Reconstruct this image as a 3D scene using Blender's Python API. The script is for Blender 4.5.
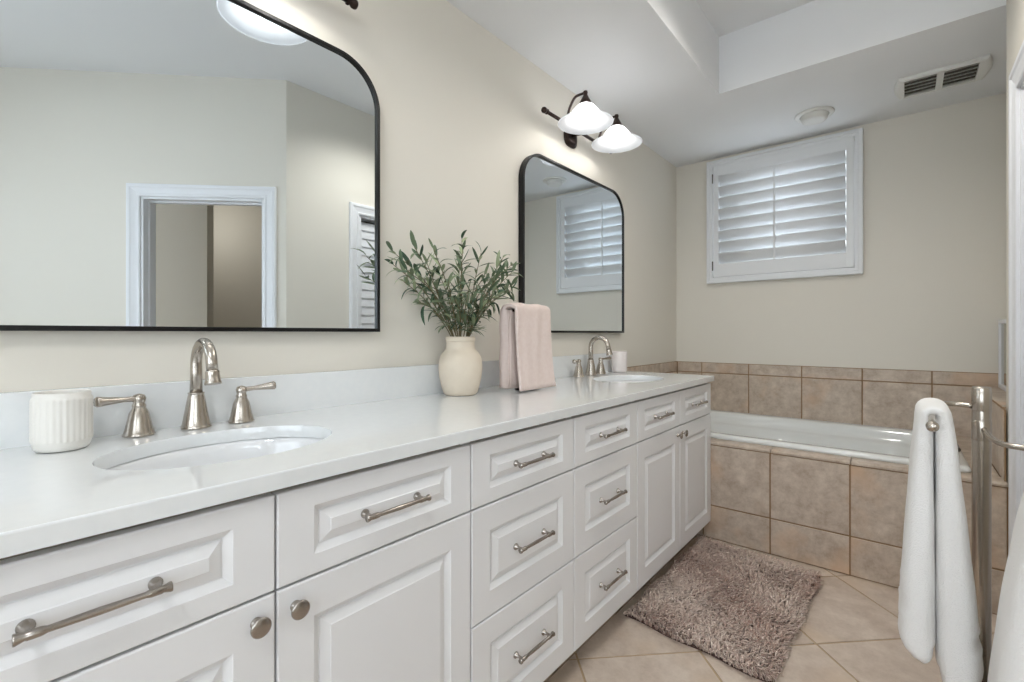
import bpy, bmesh, math, random
from mathutils import Vector, Matrix, noise
for o in list(bpy.data.objects): bpy.data.objects.remove(o)
S = bpy.context.scene
COL = S.collection
PI = math.pi
R = random.Random(7)

# ------------------------------------------------------------------ camera
cd = bpy.data.cameras.new('camera'); cam = bpy.data.objects.new('camera', cd); COL.objects.link(cam)
cam.location = (1.385, 0.0, 1.148)
cam.rotation_euler = (PI/2, 0, math.atan(393/471.0))
cd.sensor_fit = 'HORIZONTAL'; cd.sensor_width = 36.0; cd.lens = 471/1024*36.0
cd.shift_y = -7.6/1024; cd.clip_start = 0.02
S.camera = cam
S.view_settings.view_transform = 'Standard'; S.view_settings.look = 'None'
S.view_settings.gamma = 1.0; S.view_settings.use_curve_mapping = False
S.view_settings.exposure = -0.16
# ------------------------------------------------------------------ sky seen and felt through the windows
wd = bpy.data.worlds.new('world'); S.world = wd; wd.use_nodes = True
wd.node_tree.nodes['Background'].inputs[0].default_value = (0.86, 0.93, 1.0, 1)
wd.node_tree.nodes['Background'].inputs[1].default_value = 6.0

def lamp(name, kind, loc, energy, color=(1, 1, 1), rot=(0, 0, 0), size=None, size_y=None, soft=None):
    l = bpy.data.lights.new(name, kind); l.energy = energy; l.color = color
    if size: l.size = size
    if size and not size_y: l.shape = 'DISK'
    if size_y: l.shape = 'RECTANGLE'; l.size_y = size_y
    if soft is not None: l.shadow_soft_size = soft
    o = bpy.data.objects.new(name, l); COL.objects.link(o); o.location = loc; o.rotation_euler = rot
    return o
# added fill lamp in a made-up side window, out of frame right of the camera
lamp('added_fill_light', 'AREA', (3.062, -0.75, 1.55), 6.0, (0.86, 0.94, 1.0), (0, PI/2, 0), 1.17, 1.27)
# added fill lamp in a made-up rear window, behind the camera
lamp('added_fill_light', 'AREA', (1.3, -1.665, 1.5), 2.5, (0.86, 0.94, 1.0), (PI/2, 0, 0), 1.76, 1.56)
# added fill under a made-up round fixture in the tray, behind the camera
lamp('added_ceiling_light', 'AREA', (1.45, -0.70, 2.74), 16, (0.97, 0.985, 1.0), (0, 0, 0), 0.34)
sp = lamp('added_ceiling_light', 'SPOT', (1.12, 2.0, 2.755), 66, (1.0, 0.96, 0.90), soft=0.09); sp.data.spot_size = math.radians(156); sp.data.spot_blend = 0.75  # added spot that brightens the bath end, under a made-up tray fixture
XR_H = (1.702+(1.35+1.30)*0.7071, 1.433+(-1.35+1.30)*0.7071)
# added lamp hidden in the hallway, brightens the far wall the left mirror shows
lamp('added_hallway_light', 'POINT', (XR_H[0], XR_H[1], 2.2), 7, (0.98, 0.97, 0.95), soft=0.12)

# ------------------------------------------------------------------ constants of the room (metres)
W = -0.045             # mirror wall
B = 3.806              # back wall
ZL, ZT = 2.50, 2.82    # low ceiling, tray ceiling
XR = 1.705             # right wall with the closet door
XA = 1.822             # right wall of the bath alcove
YT = 2.79              # edge of the tray / end of the right wall
XT = 0.58              # tray edge over the vanity
TF = 2.735             # tiled bath front
Z = 0.912              # worktop

# ------------------------------------------------------------------ materials
def lin(c):
    return tuple((x/255/12.92 if x <= 10 else ((x/255+0.055)/1.055)**2.4) for x in c) + (1.0,)

def mat(name, col, rough=0.5, metal=0.0, bump=None, mott=None, coat=0.0, spec=0.5, trans=0.0, emit=None, ior=1.45):
    m = bpy.data.materials.new(name); m.use_nodes = True
    nt = m.node_tree; b = nt.nodes['Principled BSDF']
    b.inputs['Base Color'].default_value = lin(col); b.inputs['Roughness'].default_value = rough
    b.inputs['Metallic'].default_value = metal; b.inputs['Coat Weight'].default_value = coat
    b.inputs['Specular IOR Level'].default_value = spec; b.inputs['Transmission Weight'].default_value = trans
    b.inputs['IOR'].default_value = ior
    if emit:
        b.inputs['Emission Color'].default_value = lin(emit[0]); b.inputs['Emission Strength'].default_value = emit[1]
    tc = nt.nodes.new('ShaderNodeTexCoord')
    if mott:                                   # (other colour, scale, contrast)
        n = nt.nodes.new('ShaderNodeTexNoise'); n.inputs['Scale'].default_value = mott[1]; n.inputs['Detail'].default_value = 5
        r = nt.nodes.new('ShaderNodeValToRGB'); r.color_ramp.elements[0].position = 0.5-mott[2]; r.color_ramp.elements[1].position = 0.5+mott[2]
        r.color_ramp.elements[0].color = lin(col); r.color_ramp.elements[1].color = lin(mott[0])
        nt.links.new(tc.outputs['Object'], n.inputs['Vector']); nt.links.new(n.outputs['Fac'], r.inputs['Fac'])
        nt.links.new(r.outputs['Color'], b.inputs['Base Color'])
    if bump:                                   # (scale, strength, distance)
        n2 = nt.nodes.new('ShaderNodeTexNoise'); n2.inputs['Scale'].default_value = bump[0]; n2.inputs['Detail'].default_value = 3
        bp = nt.nodes.new('ShaderNodeBump'); bp.inputs['Strength'].default_value = bump[1]; bp.inputs['Distance'].default_value = bump[2]
        nt.links.new(tc.outputs['Object'], n2.inputs['Vector']); nt.links.new(n2.outputs['Fac'], bp.inputs['Height'])
        nt.links.new(bp.outputs['Normal'], b.inputs['Normal'])
    return m

M_wall = mat('wall_paint_cream', (229, 224, 213), 0.6, bump=(260, 0.08, 0.001))
M_hall = mat('hall_paint_tan', (212, 203, 188), 0.7, bump=(260, 0.08, 0.001))
M_ceil = mat('ceiling_paint_white', (236, 237, 238), 0.8, bump=(180, 0.1, 0.001))
M_white = mat('painted_white_cabinet', (234, 234, 235), 0.32, coat=0.15)
M_trimw = mat('white_gloss_trim', (236, 237, 240), 0.35)
M_quartz = mat('white_quartz', (236, 238, 238), 0.06, mott=((231, 234, 235), 40, 0.3), coat=0.35)
M_porc = mat('white_porcelain', (240, 241, 242), 0.08, coat=0.5)
M_tub = mat('bathtub_acrylic', (232, 234, 232), 0.12, coat=0.4)
M_nickel = mat('brushed_nickel', (186, 178, 168), 0.27, 1.0, bump=(400, 0.05, 0.0005))
M_pull = mat('satin_nickel_pull', (164, 157, 150), 0.27, 1.0)
M_black = mat('black_metal_frame', (20, 20, 21), 0.35, 0.3)
M_bronze = mat('oil_rubbed_bronze', (58, 46, 42), 0.34, 0.75)
M_mirror = mat('mirror_silver', (234, 241, 245), 0.0, 1.0)
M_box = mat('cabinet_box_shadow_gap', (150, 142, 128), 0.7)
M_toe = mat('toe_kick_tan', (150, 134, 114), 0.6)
M_dark = mat('dark_vent_duct', (98, 93, 85), 0.8)
M_shut = mat('shutter_white', (236, 238, 240), 0.38)
M_vase = mat('vase_cream_stoneware', (229, 217, 199), 0.75, mott=((221, 208, 189), 14, 0.22), bump=(90, 0.25, 0.002))
M_cup = mat('ribbed_white_ceramic', (232, 229, 222), 0.35)
M_cup2 = mat('pale_ceramic_tumbler', (236, 228, 225), 0.4)
M_pink = mat('pink_towel_cotton', (233, 217, 210), 0.95, bump=(700, 0.5, 0.002), mott=((228, 210, 202), 60, 0.2), spec=0.1)
M_towel = mat('white_towel_cotton', (244, 243, 241), 0.95, bump=(320, 0.6, 0.004), spec=0.1)
M_stem = mat('olive_stem', (122, 112, 84), 0.8)
M_mat = mat('picture_glass_dark', (140, 134, 112), 0.06, 0.85)
M_glass = mat('window_glass', (245, 248, 250), 0.02, trans=1.0)
M_bulb = mat('lit_bulb', (255, 255, 255), 0.4, emit=((255, 252, 247), 70.0))
M_diff = mat('added_lamp_diffuser', (250, 250, 250), 0.4, emit=((255, 252, 248), 0.3))
M_clear = mat('ceiling_fixture_white', (228, 228, 224), 0.45)

# opal glass of the lamp shades: lets the bulb's light through and scatters it
def opal():
    m = bpy.data.materials.new('opal_glass_shade'); m.use_nodes = True; nt = m.node_tree
    nt.nodes.remove(nt.nodes['Principled BSDF']); out = nt.nodes['Material Output']
    d = nt.nodes.new('ShaderNodeBsdfDiffuse'); d.inputs[0].default_value = (0.9, 0.91, 0.93, 1)
    t = nt.nodes.new('ShaderNodeBsdfTranslucent'); t.inputs[0].default_value = (0.88, 0.90, 0.93, 1)
    g = nt.nodes.new('ShaderNodeBsdfGlossy'); g.inputs['Roughness'].default_value = 0.15
    e = nt.nodes.new('ShaderNodeEmission'); e.inputs[0].default_value = (0.93, 0.96, 1.0, 1); e.inputs[1].default_value = 0.10
    m1 = nt.nodes.new('ShaderNodeMixShader'); m1.inputs[0].default_value = 0.5
    m2 = nt.nodes.new('ShaderNodeMixShader'); m2.inputs[0].default_value = 0.06
    a = nt.nodes.new('ShaderNodeAddShader')
    L = nt.links.new
    L(d.outputs[0], m1.inputs[1]); L(t.outputs[0], m1.inputs[2]); tr = nt.nodes.new('ShaderNodeBsdfTransparent'); tr.inputs[0].default_value = (0.97, 0.98, 1.0, 1); m3 = nt.nodes.new('ShaderNodeMixShader'); m3.inputs[0].default_value = 0.36; L(m1.outputs[0], m3.inputs[1]); L(tr.outputs[0], m3.inputs[2]); L(m3.outputs[0], m2.inputs[1]); L(g.outputs[0], m2.inputs[2])
    L(m2.outputs[0], a.inputs[0]); L(e.outputs[0], a.inputs[1]); L(a.outputs[0], out.inputs[0])
    return m
M_opal = opal()

def attr_tile(name, c1, c2, c3, scale, rough):
    """stone tile: mottling in space, offset and tinted per tile by the 'tint' attribute"""
    m = bpy.data.materials.new(name); m.use_nodes = True; nt = m.node_tree; b = nt.nodes['Principled BSDF']; L = nt.links.new
    tc = nt.nodes.new('ShaderNodeTexCoord'); at = nt.nodes.new('ShaderNodeAttribute'); at.attribute_name = 'tint'
    mul = nt.nodes.new('ShaderNodeVectorMath'); mul.operation = 'MULTIPLY_ADD'; mul.inputs[1].default_value = (9, 9, 9)
    L(at.outputs['Color'], mul.inputs[0]); L(tc.outputs['Object'], mul.inputs[2])
    n = nt.nodes.new('ShaderNodeTexNoise'); n.inputs['Scale'].default_value = scale; n.inputs['Detail'].default_value = 12; n.inputs['Roughness'].default_value = 0.74
    n.inputs['Distortion'].default_value = 0.1
    L(mul.outputs[0], n.inputs['Vector'])
    r = nt.nodes.new('ShaderNodeValToRGB'); r.color_ramp.elements[0].position = 0.34; r.color_ramp.elements[1].position = 0.68
    r.color_ramp.elements[0].color = lin(c1); r.color_ramp.elements[1].color = lin(c2)
    L(n.outputs['Fac'], r.inputs['Fac'])
    n2 = nt.nodes.new('ShaderNodeTexNoise'); n2.inputs['Scale'].default_value = scale*0.3; n2.inputs['Detail'].default_value = 3
    L(mul.outputs[0], n2.inputs['Vector'])
    r2 = nt.nodes.new('ShaderNodeValToRGB'); r2.color_ramp.elements[0].position = 0.55; r2.color_ramp.elements[1].position = 0.78
    L(n2.outputs['Fac'], r2.inputs['Fac'])
    mx = nt.nodes.new('ShaderNodeMix'); mx.data_type = 'RGBA'
    L(r2.outputs['Color'], mx.inputs[0]); L(r.outputs['Color'], mx.inputs[6]); mx.inputs[7].default_value = lin(c3)
    L(mx.outputs[2], b.inputs['Base Color']); b.inputs['Roughness'].default_value = rough
    bp = nt.nodes.new('ShaderNodeBump'); bp.inputs['Strength'].default_value = 0.15; bp.inputs['Distance'].default_value = 0.003
    L(n.outputs['Fac'], bp.inputs['Height']); L(bp.outputs['Normal'], b.inputs['Normal'])
    return m
M_tile = attr_tile('stone_wall_tile', (172, 153, 135), (217, 203, 187), (208, 176, 146), 13, 0.38)
M_ftile = attr_tile('stone_floor_tile', (190, 172, 156), (222, 208, 194), (212, 190, 166), 9, 0.42)
M_grout = mat('brown_grout', (150, 122, 92), 0.9)
M_fgrout = mat('tan_floor_grout', (184, 160, 130), 0.9)

def attr_mat(name, ca, cb, rough, sheen=0.0, two=None):
    m = bpy.data.materials.new(name); m.use_nodes = True; nt = m.node_tree; b = nt.nodes['Principled BSDF']; L = nt.links.new
    at = nt.nodes.new('ShaderNodeAttribute'); at.attribute_name = 'tint'
    r = nt.nodes.new('ShaderNodeValToRGB'); r.color_ramp.elements[0].color = lin(ca); r.color_ramp.elements[1].color = lin(cb)
    L(at.outputs['Fac'], r.inputs['Fac']); L(r.outputs['Color'], b.inputs['Base Color'])
    b.inputs['Roughness'].default_value = rough; b.inputs['Sheen Weight'].default_value = sheen
    return m
M_leaf = attr_mat('olive_leaf', (48, 80, 55), (176, 186, 148), 0.5)
M_pile = attr_mat('shag_pile', (184, 148, 132), (255, 238, 224), 0.8, 0.2)

# ------------------------------------------------------------------ mesh helpers
ORG = {}
def empty(name, loc, label=None, cat=None, group=None):
    o = bpy.data.objects.new(name, None); COL.objects.link(o); o.location = loc; o.empty_display_size = 0.05
    ORG[o.name] = Vector(loc)
    if label: o['label'] = label; o['category'] = cat
    if group: o['group'] = group
    return o
def tag(o, label, cat, group=None):
    o['label'] = label; o['category'] = cat
    if group: o['group'] = group
    return o

class MB:
    def __init__(s): s.v = []; s.f = []; s.sm = []; s.mi = []; s.tint = []; s.cur = 0; s.t = 0.0
    def add(s, vs, fs, smooth=False):
        n = len(s.v); s.v += [tuple(v) for v in vs]; s.tint += [s.t]*len(vs)
        for f in fs: s.f.append([n+i for i in f]); s.sm.append(smooth); s.mi.append(s.cur)
    def box(s, a, b, bev=0.0, seg=2):
        x0, y0, z0 = a; x1, y1, z1 = b
        bm = bmesh.new(); bmesh.ops.create_cube(bm, size=1.0)
        for v in bm.verts: v.co = ((x0+x1)/2+v.co.x*(x1-x0), (y0+y1)/2+v.co.y*(y1-y0), (z0+z1)/2+v.co.z*(z1-z0))
        if bev: bmesh.ops.bevel(bm, geom=bm.edges[:], offset=bev, segments=seg, profile=0.5, affect='EDGES')
        s.bm(bm)
    def bm(s, bm, smooth=False):
        bm.verts.ensure_lookup_table(); bm.verts.index_update()
        s.add([v.co.copy() for v in bm.verts], [[v.index for v in f.verts] for f in bm.faces], smooth); bm.free()
    def loft(s, rings, closed=True, cap0=False, cap1=False, smooth=True, flip=False):
        n = len(rings[0]); vs = [p for r in rings for p in r]; fs = []
        m = n if closed else n-1
        for k in range(len(rings)-1):
            for i in range(m):
                q = [k*n+i, k*n+(i+1) % n, (k+1)*n+(i+1) % n, (k+1)*n+i]
                fs.append(q[::-1] if flip else q)
        if cap0: fs.append(list(range(n)) if flip else list(range(n))[::-1])
        if cap1: e = (len(rings)-1)*n; q = list(range(e, e+n)); fs.append(q[::-1] if flip else q)
        s.add(vs, fs, smooth)
    def lathe(s, c, prof, n=32, axis=(0, 0, 1), cap0=True, cap1=True):
        """prof: (radius, height along axis)"""
        ax = Vector(axis).normalized(); u = ax.orthogonal().normalized(); w = ax.cross(u); c = Vector(c)
        rings = [[c+ax*h+(u*math.cos(2*PI*i/n)+w*math.sin(2*PI*i/n))*max(r, 1e-4) for i in range(n)] for r, h in prof]
        s.loft(rings, True, cap0, cap1)
    def tube(s, pts, rad, n=12, cap=True):
        pts = [Vector(p) for p in pts]
        if not hasattr(rad, '__len__'): rad = [rad]*len(pts)
        rings = []; u = None
        for i, p in enumerate(pts):
            t = (pts[min(i+1, len(pts)-1)]-pts[max(i-1, 0)]).normalized()
            if u is None: u = t.orthogonal().normalized()
            else:
                u = u-t*u.dot(t); u = u.normalized() if u.length > 1e-6 else t.orthogonal().normalized()
            w = t.cross(u)
            rings.append([p+(u*math.cos(2*PI*k/n)+w*math.sin(2*PI*k/n))*rad[i] for k in range(n)])
        s.loft(rings, True, cap, cap)
    def build(s, name, mats, parent=None, kind=None, subsurf=0, org=None):
        if not isinstance(mats, (list, tuple)): mats = [mats]
        me = bpy.data.meshes.new(name)
        if parent is not None: off = ORG[parent.name]
        elif org is not None: off = Vector(org)
        else:
            off = Vector((0, 0, 0))
        me.from_pydata([tuple(Vector(v)-off) for v in s.v], [], s.f)
        for m in mats: me.materials.append(m)
        me.polygons.foreach_set('use_smooth', s.sm); me.polygons.foreach_set('material_index', s.mi)
        a = me.attributes.new('tint', 'FLOAT', 'POINT'); a.data.foreach_set('value', s.tint)
        bm = bmesh.new(); bm.from_mesh(me); bmesh.ops.recalc_face_normals(bm, faces=bm.faces[:]); bm.to_mesh(me); bm.free()
        me.update()
        o = bpy.data.objects.new(name, me); COL.objects.link(o)
        if parent is not None: o.parent = parent; ORG[o.name] = off
        else: o.location = off; ORG[o.name] = off
        if kind: o['kind'] = kind
        if subsurf:
            md = o.modifiers.new('s', 'SUBSURF'); md.levels = subsurf; md.render_levels = subsurf
        return o

def curve(pts, n=8):
    """Catmull-Rom through points"""
    P = [Vector(p) for p in pts]; P = [P[0]*2-P[1]]+P+[P[-1]*2-P[-2]]; out = []
    for i in range(1, len(P)-2):
        for k in range(n):
            t = k/n; a, b, c, d = P[i-1], P[i], P[i+1], P[i+2]
            out.append(0.5*((2*b)+(c-a)*t+(2*a-5*b+4*c-d)*t*t+(3*b-a-3*c+d)*t**3))
    out.append(P[-2]); return out

def quad(m, a, b, c, d): m.add([a, b, c, d], [[0, 1, 2, 3]])

# ================================================================== SETTING
# left (mirror) wall
m = MB(); m.box((W-0.12, -1.65, 0), (W, B+0.12, ZT+0.1)); m.build('wall_left', M_wall, kind='structure')
# back wall with the window opening
WX0, WX1, WZ0, WZ1 = 0.225, 1.14, 1.575, 2.435
m = MB()
m.box((W, B, 0), (XA+0.12, B+0.14, WZ0)); m.box((W, B, WZ1), (XA+0.12, B+0.14, ZT+0.1))
m.box((W, B, WZ0), (WX0, B+0.14, WZ1)); m.box((WX1, B, WZ0), (XA+0.12, B+0.14, WZ1))
m.build('wall_back', M_wall, kind='structure')
m = MB(); m.box((XA, YT, 0), (XA+0.12, B, ZT+0.1)); m.build('wall_alcove', M_wall, kind='structure')
# right wall with the closet doorway
DY0, DY1, DZ = 1.968, 2.475, 2.035
YC = 1.433                                       # corner where the angled wall starts
m = MB()
m.box((XR, DY1, 0), (XR+0.12, YT, ZT+0.1)); m.box((XR, DY0, DZ), (XR+0.12, DY1, ZT+0.1))
m.add([(XR, YC, 0), (XR, DY0, 0), (XR+0.12, DY0, 0), (XR+0.12, YC+0.05, 0), (XR, YC, ZT+0.1), (XR, DY0, ZT+0.1), (XR+0.12, DY0, ZT+0.1), (XR+0.12, YC+0.05, ZT+0.1)],
      [[0, 1, 2, 3], [4, 5, 6, 7], [0, 1, 5, 4], [1, 2, 6, 5], [2, 3, 7, 6], [3, 0, 4, 7]])
m.build('wall_right', M_wall, kind='structure')
# angled wall with the hallway doorway; s runs along it, t is its thickness away from the room
q2 = math.sqrt(0.5)
def dg(s, t, z): return (XR+(s+t)*q2, YC+(-s+t)*q2, z)
def dbox(m, s0, s1, t0, t1, z0, z1):
    P = [dg(s0, t0, z0), dg(s1, t0, z0), dg(s1, t1, z0), dg(s0, t1, z0), dg(s0, t0, z1), dg(s1, t0, z1), dg(s1, t1, z1), dg(s0, t1, z1)]
    m.add(P, [[0, 1, 2, 3], [4, 5, 6, 7], [0, 1, 5, 4], [1, 2, 6, 5], [2, 3, 7, 6], [3, 0, 4, 7]])
S0, S1, SD = 0.14, 0.90, 2.03                     # doorway
SE = 1.90
m = MB(); dbox(m, 0, S0, 0, 0.12, 0, ZT+0.1); dbox(m, S1, SE, 0, 0.12, 0, ZT+0.1); dbox(m, S0, S1, 0, 0.12, SD, ZT+0.1)
m.build('wall_diagonal', M_wall, kind='structure')
PX, PY, _ = dg(SE, 0, 0)
m = MB()
m.box((PX, -1.65, 0), (PX+0.12, -1.45, ZT+0.1)); m.box((PX, -0.05, 0), (PX+0.12, PY+0.02, ZT+0.1))
m.box((PX, -1.45, 0), (PX+0.12, -0.05, 0.9)); m.box((PX, -1.45, 2.2), (PX+0.12, -0.05, ZT+0.1))
m.build('wall_side', M_wall, kind='structure')
m = MB(); m.box((W-0.12, -1.77, 0), (0.36, -1.65, ZT+0.1)); m.box((2.24, -1.77, 0), (PX+0.12, -1.65, ZT+0.1)); m.box((0.36, -1.77, 0), (2.24, -1.65, 0.66)); m.box((0.36, -1.77, 2.34), (2.24, -1.65, ZT+0.1)); m.build('wall_rear', M_wall, kind='structure')
# hallway behind the doorway: near wall left in shade, hiding the added lamp for the far one
m = MB()
def hwall(p, q, th):
    p = Vector((p[0], p[1], 0)); q = Vector((q[0], q[1], 0)); d = (q-p).normalized(); nn = Vector((-d.y, d.x, 0))*th
    m.add([p, q, q+nn, p+nn, p+Vector((0, 0, ZT)), q+Vector((0, 0, ZT)), q+nn+Vector((0, 0, ZT)), p+nn+Vector((0, 0, ZT))],
          [[0, 1, 2, 3], [4, 5, 6, 7], [0, 1, 5, 4], [1, 2, 6, 5], [2, 3, 7, 6], [3, 0, 4, 7]])
hwall(dg(-1.0, 1.8, 0), dg(3.0, 1.8, 0), 0.1); hwall(dg(0.97, 0.9, 0), dg(3.0, 0.9, 0), 0.1); hwall(dg(3.0, 0.1, 0), dg(3.0, 1.8, 0), -0.1); hwall((1.84, 2.99, 0), dg(-1.0, 1.8, 0), 0.1)
m.build('wall_hallway', M_hall, kind='structure')
# floor: diagonal stone tiles with grout between them
m = MB()
m.cur = 1; m.box((W-0.1, -1.7, -0.06), (5.2, B+0.1, -0.0025)); m.cur = 0
SP = 0.634
def clip(poly, a, b, c):                          # keep a*x+b*y <= c
    out = []
    for i in range(len(poly)):
        p, q = poly[i], poly[(i+1) % len(poly)]
        dp, dq = a*p[0]+b*p[1]-c, a*q[0]+b*q[1]-c
        if dp <= 0: out.append(p)
        if dp*dq < 0: t = dp/(dp-dq); out.append((p[0]+(q[0]-p[0])*t, p[1]+(q[1]-p[1])*t))
    return out
g = 0.006
rt = random.Random(3)
for i in range(-6, 9):
    for j in range(-9, 9):
        s0 = 1.923+i*SP+g; s1 = s0+SP-2*g; d0 = -0.925+j*SP+g; d1 = d0+SP-2*g
        poly = [((s+d)/2, (s-d)/2) for s, d in ((s0, d0), (s0, d1), (s1, d1), (s1, d0))]
        for a, b, c in ((-1, 0, -W), (1, 0, 5.1), (0, -1, 1.65), (0, 1, B)): poly = clip(poly, a, b, c) if poly else poly
        if len(poly) < 3: continue
        m.t = rt.random(); n = len(poly)
        m.add([(x, y, 0) for x, y in poly]+[(x, y, -0.004) for x, y in poly],
              [list(range(n))]+[[k, (k+1) % n, n+(k+1) % n, n+k] for k in range(n)])
m.build('floor', [M_ftile, M_fgrout], kind='structure')
# ceiling: low part over the vanity and the bath, raised tray in the middle
m = MB()
m.box((W, -1.65, ZL), (XT, B, ZT+0.1)); m.box((XT, YT, ZL), (XA+0.12, B, ZT+0.1))
m.box((XT, -1.65, ZT), (XA+0.12, YT, ZT+0.1)); m.box((XA+0.12, -1.65, ZT), (5.2, 4.0, ZT+0.1))
m.build('ceiling', M_ceil, kind='structure')

# ------------------------------------------------------------------ tiles
def tiles(name, rects, plane, grout, depth=0.008, gap=0.007, seed=1):
    """rects (u0,u1,v0,v1) on a plane; plane(u,v,h) -> point; grout = list of backing rects"""
    m = MB(); rr = random.Random(seed)
    m.cur = 1
    for u0, u1, v0, v1 in grout:
        P = [plane(u, v, h) for h in (0, depth-0.003) for u, v in ((u0, v0), (u1, v0), (u1, v1), (u0, v1))]
        m.add(P, [[0, 1, 2, 3], [4, 5, 6, 7], [0, 1, 5, 4], [1, 2, 6, 5], [2, 3, 7, 6], [3, 0, 4, 7]])
    m.cur = 0
    for u0, u1, v0, v1 in rects:
        m.t = rr.random()
        a = gap/2; e = 0.002
        lo = [plane(u, v, 0.001) for u, v in ((u0+a, v0+a), (u1-a, v0+a), (u1-a, v1-a), (u0+a, v1-a))]
        mid = [plane(u, v, depth-0.0015) for u, v in ((u0+a, v0+a), (u1-a, v0+a), (u1-a, v1-a), (u0+a, v1-a))]
        a += e
        top = [plane(u, v, depth) for u, v in ((u0+a, v0+a), (u1-a, v0+a), (u1-a, v1-a), (u0+a, v1-a))]
        m.loft([lo, mid, top], True, False, True, smooth=False)
    return m.build(name, [M_tile, M_grout], kind='structure')
XS = 0.338
bx = [W+0.01]+[0.496-XS*1+XS*k for k in range(0, 6)]      # .158 .496 .834 ...
bx = [x for x in bx if x < XA]+[XA-0.002]
rb = []
for a, b in zip(bx[:-1], bx[1:]):
    rb += [(a, b, 0.842, 0.922), (a, b, 0.504, 0.842), (a, b, 0.2, 0.504)]
tiles('trim_1', rb, lambda u, v, h: (u, B-h, v), [(W, XA, 0.0, 0.922)], seed=4)
# left wall beside the bath
ly = [TF+0.006, 3.115, 3.453, B-0.009]
rb = []
for a, b in zip(ly[:-1], ly[1:]): rb += [(a, b, 0.842, 0.922), (a, b, 0.504, 0.842)]
tiles('trim_2', rb, lambda u, v, h: (W+h, u, v), [(TF+0.006, B-0.009, 0.45, 0.922)], seed=5)
# bath front
fx = [0.171, 0.509, 0.847, 1.185, 1.523, XR-0.001]
rb = []
for a, b in zip(fx[:-1], fx[1:]): rb += [(a, b, 0.188, 0.526), (a, b, 0.002, 0.188)]
tiles('trim_3', rb, lambda u, v, h: (u, TF+0.008-h, v), [(0.0, XR-0.001, 0.002, 0.526)], seed=11)
# tiled ledge between the bath and the alcove's right wall
XL = 1.692
tiles('trim_4', [(YT-0.04, 3.12, 0.546, 0.838), (3.12, 3.458, 0.546, 0.838), (3.458, B-0.009, 0.546, 0.838)], lambda u, v, h: (XL+0.008-h, u, v), [(YT-0.04, B-0.009, 0.4, 0.838)], seed=14)
tiles('trim_5', [(YT+0.001, 3.12, XL, XA-0.001), (3.12, 3.458, XL, XA-0.001), (3.458, B-0.009, XL, XA-0.001)], lambda u, v, h: (v, u, 0.838+h), [(YT+0.001, B-0.009, XL, XA-0.001)], seed=15)
m = MB(); m.box((XL+0.008, YT, 0), (XA, B-0.009, 0.838)); m.build('wall_ledge', M_wall, kind='structure')
# bath surround core, its rounded tile cap and the deck to the right of the bath
m = MB(); m.box((W+0.009, TF+0.008, 0), (XR, 2.80, 0.526)); m.box((1.605, 2.80, 0), (XL+0.008, B-0.01, 0.526)); m.build('wall_bath', M_grout, kind='structure')
m = MB(); rr = random.Random(9)
cx = [W+0.01]+[fx[0]+0.0, 0.509, 0.847, 1.185, 1.523, XR-0.001]
cx = [W+0.01, 0.171, 0.512, 0.850, 1.188, 1.526, XR-0.001]
for a, b in zip(cx[:-1], cx[1:]):
    m.t = rr.random(); a += 0.002; b -= 0.002
    prof = [(TF-0.002, 0.528), (TF-0.003, 0.537), (TF+0.0, 0.543), (TF+0.007, 0.5465), (TF+0.016, 0.547), (2.82, 0.547), (2.82, 0.528)]
    m.loft([[(x, y, z) for y, z in prof] for x in (a, b)], True, True, True, smooth=False)
for a, b in ((2.824, 3.12), (3.124, 3.456), (3.46, B-0.01)):
    m.t = rr.random(); m.box((1.60, a, 0.528), (XL-0.001, b, 0.547), 0.002)
m.build('trim_6', M_tile, kind='structure')

# ------------------------------------------------------------------ bathtub
tub = empty('bathtub', (0.79, 3.28, 0.0), 'white built-in bathtub inside a tiled surround under the shuttered window', 'bathtub')
def rrect(x0, x1, y0, y1, r, z, n=7):
    pts = []
    for cxx, cyy, a0 in ((x1-r, y1-r, 0), (x0+r, y1-r, PI/2), (x0+r, y0+r, PI), (x1-r, y0+r, 1.5*PI)):
        for k in range(n+1):
            a = a0+PI/2*k/n; pts.append((cxx+r*math.cos(a), cyy+r*math.sin(a), z))
    return pts
m = MB()
X0, X1, Y0, Y1 = W+0.04, 1.605, 2.806, B-0.012
ri = [(0.004, 0.02, 0.548), (0.0, 0.02, 0.556), (0.003, 0.022, 0.567), (0.012, 0.03, 0.5735), (0.025, 0.04, 0.574), (0.075, 0.07, 0.572),
      (0.088, 0.085, 0.569), (0.097, 0.10, 0.560), (0.104, 0.12, 0.535), (0.112, 0.14, 0.505), (0.122, 0.15, 0.497), (0.145, 0.16, 0.490), (0.156, 0.17, 0.478), (0.172, 0.18, 0.38), (0.20, 0.20, 0.24),
      (0.245, 0.2, 0.18), (0.33, 0.12, 0.165)]
rings = []
for ins, r, z in ri: rings.append([(x, y, zz-0.014*(y-Y0)) for x, y, zz in rrect(X0+ins, X1-ins, Y0+ins*0.95, Y1-ins*0.95, r, z)])
m.loft(rings, True, False, True)
m.build('basin', M_tub, tub)
m = MB()
c = (1.52, 3.02, 0.573)
m.lathe(c, [(0.030, 0), (0.031, 0.006), (0.024, 0.010), (0.016, 0.014), (0.014, 0.045), (0.017, 0.052), (0.012, 0.058), (0.002, 0.060)], 20)
m.tube([(1.52, 3.02, 0.622), (1.55, 2.985, 0.622), (1.575, 2.955, 0.616)], [0.008, 0.007, 0.009], 10)
m.build('tap', mat('dark_nickel_tap', (110, 106, 100), 0.3, 1.0), tub)

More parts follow.
